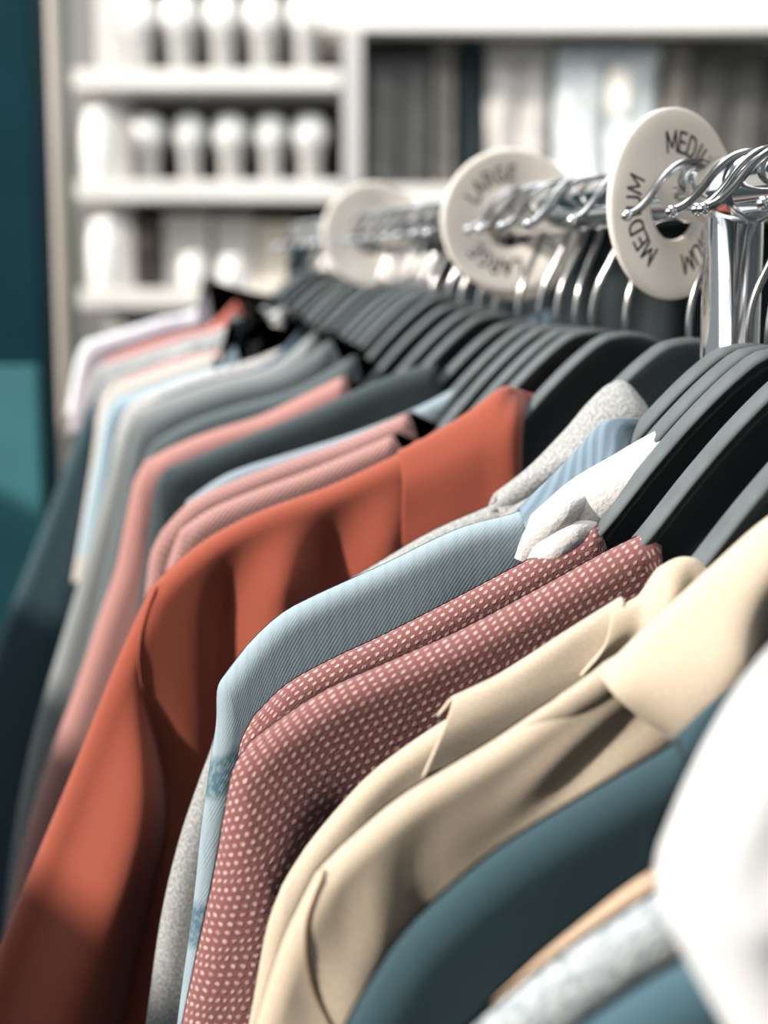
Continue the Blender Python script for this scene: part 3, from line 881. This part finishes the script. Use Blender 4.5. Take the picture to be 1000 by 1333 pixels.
# --- grey heather hoodie
hanger(0.042, HG + 'inside the grey heather hoodie, behind the near post', hook_yaw=0.2)
g = garment('hoodie', 'grey heather hoodie between the rust red shirt and the blue shirt', 'hoodie', 0.035,
            [(0.085, -0.131), (0.093, -0.1375), (0.126, -0.151), (0.154, -0.166), (0.183, -0.182), (0.207, -0.199)],
            [(0.221, -0.221), (0.227, -0.243), (0.232, -0.256), (0.242, -0.284), (0.251, -0.319), (0.260, -0.375)], F_GREY, R=0.009, slope=0.02, seed=12, groove=0.0)
patch('hood', [[(0.098, -0.012, -0.152), (0.080, -0.016, -0.140), (0.060, -0.018, -0.125), (0.035, -0.018, -0.115), (0.02, -0.02, -0.12)],
               [(0.0945, -0.002, -0.1365), (0.078, 0.000, -0.124), (0.060, 0.000, -0.1065), (0.047, -0.001, -0.0925), (0.036, -0.003, -0.0865), (0.025, -0.006, -0.095)],
               [(0.097, 0.011, -0.146), (0.078, 0.014, -0.134), (0.060, 0.015, -0.117), (0.046, 0.014, -0.103), (0.034, 0.012, -0.097), (0.024, 0.008, -0.104)],
               [(0.093, 0.012, -0.160), (0.074, 0.018, -0.148), (0.056, 0.018, -0.134), (0.042, 0.016, -0.122), (0.028, 0.014, -0.112), (0.020, 0.01, -0.112)]], F_GREY, g, thick=0.004, mirror=True)
roll('hood_fold', [(0.100, 0.004, -0.143), (0.086, 0.012, -0.1315), (0.072, 0.016, -0.1225), (0.056, 0.014, -0.119)], [0.001, 0.0055, 0.006, 0.002], F_GREY, g)
roll('hood_fold', [(0.100, 0.008, -0.149), (0.086, 0.016, -0.1405), (0.074, 0.019, -0.133), (0.060, 0.016, -0.129)], [0.001, 0.005, 0.005, 0.002], F_GREY, g)

# --- rust red shirt
hanger(0.118, HG + 'inside the rust red shirt', hook_yaw=0.3)
def red_folds(U, V, D):
    k = sstep(D, 0.004, 0.04)
    y = 0.0115 * np.exp(-((U - 0.181 - 0.004 * np.sin(V * 20)) / 0.0125) ** 2)
    y += -0.007 * np.exp(-((U - 0.2095) / 0.008) ** 2) - 0.006 * np.exp(-((U - 0.157) / 0.009) ** 2)
    y += 0.009 * np.exp(-((U - 0.130) / 0.013) ** 2)
    return y * k
g = garment('shirt', 'rust red long sleeved shirt with a tall collar, largest blurred garment left of centre', 'shirt', 0.118,
            [(0.066, -0.100), (0.087, -0.111), (0.12, -0.125), (0.155, -0.140), (0.194, -0.153), (0.220, -0.166), (0.234, -0.177), (0.246, -0.188)],
            [(0.263, -0.224), (0.283, -0.271), (0.304, -0.319), (0.324, -0.365), (0.34, -0.41)], F_RED, R=0.009, slope=0.02, extra=red_folds, seed=13, stitch=F_RED, puff=0.024, groove=0.005, arm_w=0.24, seam=.08, fold_amp=0.001)
patch('collar', [[(0.123, -0.008, -0.165), (0.095, -0.010, -0.15), (0.066, -0.012, -0.135), (0.04, -0.018, -0.12), (0.0, -0.024, -0.115)],
                 [(0.1205, 0.001, -0.1245), (0.100, 0.001, -0.1145), (0.082, 0.001, -0.1045), (0.0655, 0.001, -0.0935), (0.057, -0.003, -0.0955), (0.045, -0.012, -0.1)],
                 [(0.1215, 0.012, -0.138), (0.100, 0.014, -0.128), (0.082, 0.015, -0.118), (0.066, 0.016, -0.108), (0.0610, 0.013, -0.108), (0.058, 0.008, -0.11)],
                 [(0.1225, 0.015, -0.160), (0.100, 0.019, -0.153), (0.082, 0.021, -0.147), (0.067, 0.023, -0.140), (0.0635, 0.020, -0.138), (0.061, 0.014, -0.136)],
                 [(0.1235, 0.018, -0.186), (0.100, 0.022, -0.184), (0.082, 0.025, -0.182), (0.070, 0.028, -0.178), (0.066, 0.025, -0.174), (0.064, 0.02, -0.17)]], F_RED, g, n=(40, 60), thick=0.002, mirror=True)

# --- dusty pink weave pair
hanger(0.165, HG + 'with bare shoulders just behind the rust red shirt', hook_yaw=-0.2)
hanger(0.190, HG + 'inside the nearer dusty pink weave top', hook_yaw=0.35)
g = garment('tee_shirt', 'dusty pink woven top with a ribbed neck, directly behind the rust red shirt', 'top', 0.190,
            [(0.102, -0.122), (0.119, -0.129), (0.153, -0.142), (0.183, -0.152), (0.208, -0.162), (0.223, -0.172)], [(0.228, -0.184), (0.233, -0.201), (0.24, -0.25), (0.25, -0.33)],
            F_PINKTW, R=0.008, seed=14, collar='rib', groove=0)
hanger(0.220, HG + 'inside the farther dusty pink weave top', hook_yaw=0.1)
g = garment('tee_shirt', 'dusty pink woven top, second behind the rust red shirt, its shoulder just above the first', 'top', 0.220,
            [(0.086, -0.113), (0.125, -0.129), (0.156, -0.139), (0.191, -0.151), (0.215, -0.162), (0.230, -0.177)], [(0.236, -0.189), (0.239, -0.206), (0.245, -0.26), (0.255, -0.33)],
            F_PINKTW, R=0.008, seed=15, collar='rib', groove=0)
hanger(0.250, HG + 'inside the thin silver blue top', hook_yaw=-0.15)
g = garment('tee_shirt', 'silver blue top showing only a sliver between dusty pink and charcoal garments', 'top', 0.250,
            [(0.046, -0.100), (0.077, -0.115), (0.119, -0.130), (0.151, -0.139), (0.19, -0.151), (0.212, -0.165)], [(0.222, -0.185), (0.228, -0.22), (0.235, -0.30)],
            fabric('silver_blue_jersey', (0.22, 0.27, 0.31)), R=0.006, seed=16, res=.7, groove=0)
hanger(0.290, HG + 'inside the charcoal shirt', hook_yaw=0.2)
g = garment('shirt', 'charcoal shirt between the dusty pink and the salmon tops', 'shirt', 0.290,
            [(0.050, -0.090), (0.070, -0.094), (0.096, -0.103), (0.134, -0.119), (0.172, -0.133), (0.204, -0.145), (0.220, -0.151)], [(0.226, -0.160), (0.230, -0.183), (0.244, -0.263), (0.262, -0.34)],
            F_DARK, R=0.010, seed=17, res=.8, puff=0.012)
hanger(0.372, HG + 'inside the salmon pink top', dz=0.006, hook_yaw=-0.1)
g = garment('tee_shirt', 'salmon pink long sleeved top, blurred, behind the charcoal shirt', 'top', 0.370,
            [(0.092, -0.102), (0.118, -0.114), (0.149, -0.128), (0.18, -0.137), (0.205, -0.146), (0.225, -0.156)],
            [(0.232, -0.168), (0.238, -0.191), (0.246, -0.226), (0.257, -0.256), (0.273, -0.301), (0.295, -0.357), (0.305, -0.387)], F_SALMON, R=0.012, seed=18, res=.8, collar='rib', puff=0.004, groove=0)
hanger(0.335, HG + 'with bare shoulders between charcoal and salmon garments', dz=0.004, hook_yaw=0.25)

# --- far end of the rail, strongly blurred
def generic(un, w, dv, flare, drop=0.0):
    r = [(un, -0.128 + un * .15 + dv + 0.012), (0.12, -0.131 + dv + drop * .2), (0.16, -0.1415 + dv + drop * .5), (0.19, -0.151 + dv + drop * .8), (w - 0.008, -0.163 + dv + drop)]
    sd = [(w, -0.175 + dv + drop), (w + flare * .25, -0.225 + dv), (w + flare * .6, -0.30 + dv), (w + flare, -0.38 + dv)]
    return r, sd
FAR = [
    # s, fabric, neck u, half width, raise, flare, label, name, category
    (0.450, fabric('slate_grey_jersey', (0.085, 0.105, 0.110)), 0.080, 0.226, 0.026, 0.05, 'slate grey long sleeved top just behind the salmon one', 'tee_shirt', 'top'),
    (0.415, fabric('dark_grey_jersey', (0.06, 0.08, 0.085)), 0.072, 0.222, 0.016, 0.04, 'dark grey top tucked close behind the salmon one', 'tee_shirt', 'top'),
    (0.495, fabric('stone_grey_jersey', (0.20, 0.215, 0.215)), 0.085, 0.230, 0.028, 0.065, 'stone grey long sleeved top with a pale shoulder edge', 'tee_shirt', 'top'),
    (0.530, fabric('ink_navy_jersey', (0.015, 0.035, 0.055)), 0.090, 0.222, 0.027, 0.03, 'ink navy top showing a thin dark stripe behind the stone grey one', 'tee_shirt', 'top'),
    (0.560, fabric('light_grey_knit', (0.26, 0.26, 0.255), 'heather', (0.48, 0.47, 0.465), freq=.4), 0.062, 0.226, 0.030, 0.05, 'light grey heather knit in front of the pale blue top', 'jumper', 'jumper'),
    (0.595, fabric('pale_blue_cotton', (0.27, 0.37, 0.43)), 0.140, 0.236, 0.030, 0.045, 'pale blue cotton top near the far end of the rail', 'tee_shirt', 'top'),
    (0.635, fabric('cream_cotton', (0.44, 0.41, 0.375)), 0.085, 0.236, 0.036, 0.040, 'cream long sleeved top hanging next to the pale blue one', 'tee_shirt', 'top'),
    (0.675, fabric('faded_rose_cotton', (0.50, 0.25, 0.23)), 0.120, 0.228, 0.036, 0.03, 'faded rose top with a thin pink edge behind the cream one', 'tee_shirt', 'top'),
    (0.715, fabric('white_grey_marl', (0.17, 0.18, 0.185), 'heather', (0.42, 0.42, 0.42), freq=.2), 0.070, 0.232, 0.042, 0.03, 'white and grey marled knit with a soft shoulder', 'jumper', 'jumper'),
    (0.755, fabric('midnight_teal_cotton', (0.02, 0.05, 0.065)), 0.09, 0.234, 0.038, 0.085, 'midnight teal top behind the marled knit', 'tee_shirt', 'top'),
    (0.800, fabric('white_poplin', (0.33, 0.33, 0.335)), 0.065, 0.236, 0.044, 0.035, 'white poplin shirt behind the midnight teal top', 'shirt', 'shirt'),
    (0.845, fabric('brick_red_cotton', (0.38, 0.09, 0.06)), 0.09, 0.228, 0.046, 0.03, 'brick red top with a short red shoulder showing at the far end', 'tee_shirt', 'top'),
    (0.890, fabric('lilac_white_cotton', (0.36, 0.32, 0.36)), 0.12, 0.238, 0.060, 0.045, 'lilac white top second from the far post', 'tee_shirt', 'top'),
    (0.940, fabric('ice_white_cotton', (0.62, 0.66, 0.69)), 0.11, 0.240, 0.060, 0.045, 'ice white top with a bright sunlit sleeve at the far post', 'tee_shirt', 'top'),
]
CUFF = {0.94: -0.165, 0.89: -0.185, 0.80: -0.215, 0.635: -0.285, 0.595: -0.25, 0.715: -0.235}
for i, (s, fm, un, w, dv, fl, lab, nm, cat) in enumerate(FAR):
    r, sd = generic(un, w, dv, fl)
    hanger(s, HG + 'inside the ' + lab.split(' with')[0].split(' showing')[0].split(' just')[0].split(' tucked')[0], dz=dv * .55, hook_yaw=rng.uniform(-.3, .3), yaw=rng.uniform(-.03, .03))
    garment(nm, lab, cat, s, r, sd, fm, R=0.010, seed=30 + i, res=.55, puff=0.005, fold_amp=0.002, slope=0.01, cuff=CUFF.get(round(s, 3)))
hanger(0.985, HG + 'bare, last on the rail against the far post', dz=0.03, hook_yaw=0.2)

# ------------------------------------------------------------------ shop fittings behind
Y0, Y1 = 3.28, 3.60
def shelf_board(x0, x1, z0, z1, label, y0=Y0, group='white shelves on the back wall'):
    o = box('shelf', x0, x1, y0, Y1, z0, z1, WHITE_PAINT, bev=0.004)
    return tag(o, label, 'shelf', group)
shelf_board(-0.645, -0.09, 1.695, 1.735, 'upper white shelf at the left with pale bottles above and below')
shelf_board(-0.645, -0.09, 1.468, 1.510, 'middle white shelf at the left under a row of bottles')
shelf_board(-0.645, -0.09, 1.245, 1.285, 'lowest white shelf at the left holding white jars and boxes')
shelf_board(-0.13, 1.60, 1.812, 1.885, 'long white top shelf above the folded trousers')
shelf_board(-0.09, 1.60, 1.440, 1.500, 'long white lower shelf under the folded trousers')
o = box('shelf_upright', -0.085, -0.045, Y0, Y1, 0.0, 1.812, solid('grey_upright_paint', (0.40, 0.40, 0.39), rough=.6), bev=0.003)
tag(o, 'pale grey upright panel dividing the bottle shelves from the trousers', 'shelf panel')
o = box('shelf_upright', -0.62, -0.548, Y0 + .14, Y1, 0.0, 2.2, solid('light_upright_paint', (0.48, 0.475, 0.46), rough=.6), bev=0.003)
tag(o, 'light side panel at the left end of the bottle shelves', 'shelf panel')

GLASSY = solid('pale_bottle_glaze', (0.34, 0.34, 0.33), rough=0.35)
CAPW = solid('white_glossy_cap', (0.78, 0.78, 0.76), rough=0.25)
SHELFBACK = solid('dark_shelf_back', (0.030, 0.026, 0.022), rough=0.7, noise=.4, nscale=9)
o = box('shelf_backing', -0.545, -0.09, 3.585, 3.60, 1.285, 2.2, SHELFBACK)
tag(o, 'dark backing board behind the pale bottles', 'backing board')
o = box('shelf_backing', -0.045, 1.60, 3.585, 3.60, 0.6, 1.812, solid('black_backing', (0.012, 0.018, 0.022), rough=.7))
tag(o, 'black backing board behind the folded trousers', 'backing board')

def bottle(x, z, h, label, y=3.37, fat=1.0):
    r = 0.034 * fat
    e = empty('bottle', (x, y, z))
    tag(e, label, 'bottle', 'pale bottles on the left shelves')
    bm = bmesh.new()
    add_lathe(bm, [(r * .62, 0), (r * .68, h * .02), (r * .66, h * .25), (r * .80, h * .48), (r * .98, h * .60)], 24)
    from_bm('body', bm, GLASSY, e)
    bm = bmesh.new()
    add_lathe(bm, [(r * .98, h * .60), (r * 1.06, h * .66), (r * 1.08, h * .76), (r * .98, h * .88), (r * .74, h * .96), (r * .4, h * .995), (0.001, h)], 24)
    from_bm('cap', bm, CAPW, e)
ordn = ['first', 'second', 'third', 'fourth', 'fifth', 'sixth']
for i, px in enumerate((-0.515, -0.43, -0.342, -0.255, -0.165)):
    bottle(px, 1.735, 0.165, ordn[i] + ' pale bottle from the left on the upper shelf', fat=1.0 + 0.08 * (i % 2))
for i, px in enumerate((-0.505, -0.415, -0.328, -0.242, -0.158)):
    bottle(px, 1.510, 0.142, ordn[i] + ' pale bottle from the left on the middle shelf', fat=0.95 + 0.1 * ((i + 1) % 2))
# jars, boxes on the lowest shelf
BOXW = solid('off_white_card', (0.64, 0.62, 0.59), rough=.7)
def carton(x0, x1, z0, z1, mat, label, y0=3.40, y1=3.56):
    e = empty('carton', ((x0 + x1) / 2, (y0 + y1) / 2, z0))
    tag(e, label, 'box', 'cartons on the lowest shelf')
    w, d, h = (x1 - x0) / 2, (y1 - y0) / 2, z1 - z0
    box('body', -w, w, -d, d, 0, h * .78, mat, e, bev=0.002)
    box('lid', -w - .002, w + .002, -d - .002, d + .002, h * .78, h, mat, e, bev=0.002)
def jar(x, z, r, h, label, y=3.36):
    e = empty('jar', (x, y, z))
    tag(e, label, 'jar', 'white jars on the left shelves')
    bm = bmesh.new()
    add_lathe(bm, [(r * .8, 0), (r * .96, h * .06), (r, h * .3), (r, h * .7), (r * .85, h * .82)], 24)
    from_bm('body', bm, CAPW, e)
    bm = bmesh.new()
    add_lathe(bm, [(r * .88, h * .82), (r * .9, h * .86), (r * .8, h * .95), (r * .3, h), (0.001, h * 1.005)], 24)
    from_bm('lid', bm, CAPW, e)
jar(-0.592, 1.285, 0.040, 0.15, 'tall white jar at the left end of the lowest shelf', y=3.335)
jar(-0.602, 1.510, 0.036, 0.152, 'tall white jar at the left end of the middle shelf', y=3.335)
carton(-0.543, -0.487, 1.285, 1.435, solid('dark_brown_card', (0.07, 0.06, 0.055), rough=.7), 'dark carton between the tall white jar and the pale cartons')
jar(-0.405, 1.285, 0.028, 0.075, 'small white jar shape standing in for a bright highlight before the boxes', y=3.31)  # this and the next are white shapes added for blurred bright highlights
jar(-0.322, 1.285, 0.028, 0.070, 'small white jar shape standing in for a bright highlight by the far elbow', y=3.31)
carton(-0.478, -0.380, 1.285, 1.445, BOXW, 'off white carton standing left on the lowest shelf')
carton(-0.368, -0.285, 1.285, 1.440, BOXW, 'off white carton standing in the middle of the lowest shelf')
carton(-0.278, -0.195, 1.285, 1.430, solid('cream_card', (0.66, 0.60, 0.52), rough=.7), 'cream carton standing right on the lowest shelf')
carton(-0.188, -0.105, 1.285, 1.400, BOXW, 'low off white carton next to the grey upright')

# folded trousers hanging over clips between the two long shelves
def trousers(x0, x1, z0, z1, mat, label, y=3.40, th=0.05):
    e = empty('trousers', ((x0 + x1) / 2, y, z1))
    tag(e, label, 'trousers', 'trousers folded under the long shelf')
    w, h = (x1 - x0) / 2, z1 - z0
    for sx in (-1, 1):
        n, m = 22, 18
        rows = []
        for k in range(n + 1):
            t = k / n
            zz = -h * t
            ring = []
            cx = sx * w * (.48 + .02 * t)
            for j in range(m):
                a = 2 * PI * j / m
                ww = w * .50 * (1 - .08 * t)
                sq = lambda q: math.copysign(abs(q) ** .55, q)
                ring.append((cx + ww * sq(math.cos(a)), th / 2 * sq(math.sin(a)) * (1 + .18 * math.sin(9 * t + sx)), zz))
            rows.append(ring)
        bm = bmesh.new()
        vr = [[bm.verts.new(p) for p in r] for r in rows]
        for a, b in zip(vr, vr[1:]):
            for j in range(m):
                bm.faces.new((a[j], a[(j + 1) % m], b[(j + 1) % m], b[j]))
        bm.faces.new(vr[0]); bm.faces.new(list(reversed(vr[-1])))
        bmesh.ops.recalc_face_normals(bm, faces=bm.faces)
        from_bm('leg', bm, mat, e)
    box('waistband', -w * .98, w * .98, -th * .56, th * .56, -0.035, 0.0, mat, e, bev=0.004)
    return e
def denim(name, c): return solid(name, c, rough=.9, noise=.25, nscale=22)
trousers(-0.035, 0.10, 1.50, 1.775, denim('charcoal_denim', (0.10, 0.10, 0.098)), 'charcoal folded trousers beside the grey upright')
trousers(0.105, 0.152, 1.50, 1.80, denim('taupe_denim', (0.20, 0.185, 0.165)), 'narrow taupe folded trousers next to the charcoal pair', th=.06)
trousers(0.155, 0.212, 1.50, 1.80, denim('black_denim', (0.008, 0.018, 0.022)), 'black folded trousers between the taupe and stone pairs')
trousers(0.217, 0.354, 1.50, 1.80, denim('stone_denim', (0.44, 0.42, 0.40)), 'stone grey folded trousers left of the pale blue pair')
e = trousers(0.362, 0.588, 1.50, 1.79, denim('pale_blue_denim', (0.52, 0.56, 0.57)), 'pale blue folded trousers with a cream tag', th=.07)
tg = box('tag', 0.0, 0.042, -0.045, -0.041, -0.135, -0.045, solid('cream_tag_card', (0.86, 0.80, 0.72), rough=.6), e, bev=.001)
trousers(0.604, 0.655, 1.50, 1.79, denim('brown_denim', (0.24, 0.215, 0.19)), 'narrow brown folded trousers right of the pale blue pair')
trousers(0.66, 0.82, 1.50, 1.79, denim('graphite_denim', (0.075, 0.073, 0.07)), 'graphite folded trousers behind the MEDIUM divider')
trousers(0.825, 0.99, 1.50, 1.79, denim('soft_black_denim', (0.035, 0.035, 0.036)), 'soft black folded trousers at the right edge')
# lower row, dark
for i, (x0, x1, c, lab) in enumerate(((-0.035, 0.12, (0.008, 0.016, 0.02), 'dark teal folded trousers under the lower shelf, next to the upright'),
                                      (0.13, 0.29, (0.012, 0.02, 0.024), 'dark slate folded trousers under the lower shelf'),
                                      (0.30, 0.46, (0.008, 0.014, 0.018), 'blue black folded trousers under the lower shelf'),
                                      (0.47, 0.64, (0.012, 0.018, 0.02), 'dark grey folded trousers under the lower shelf, behind the MEDIUM divider'))):
    trousers(x0, x1, 1.02, 1.425, denim('low_denim_%s' % 'abcd'[i], c), lab)
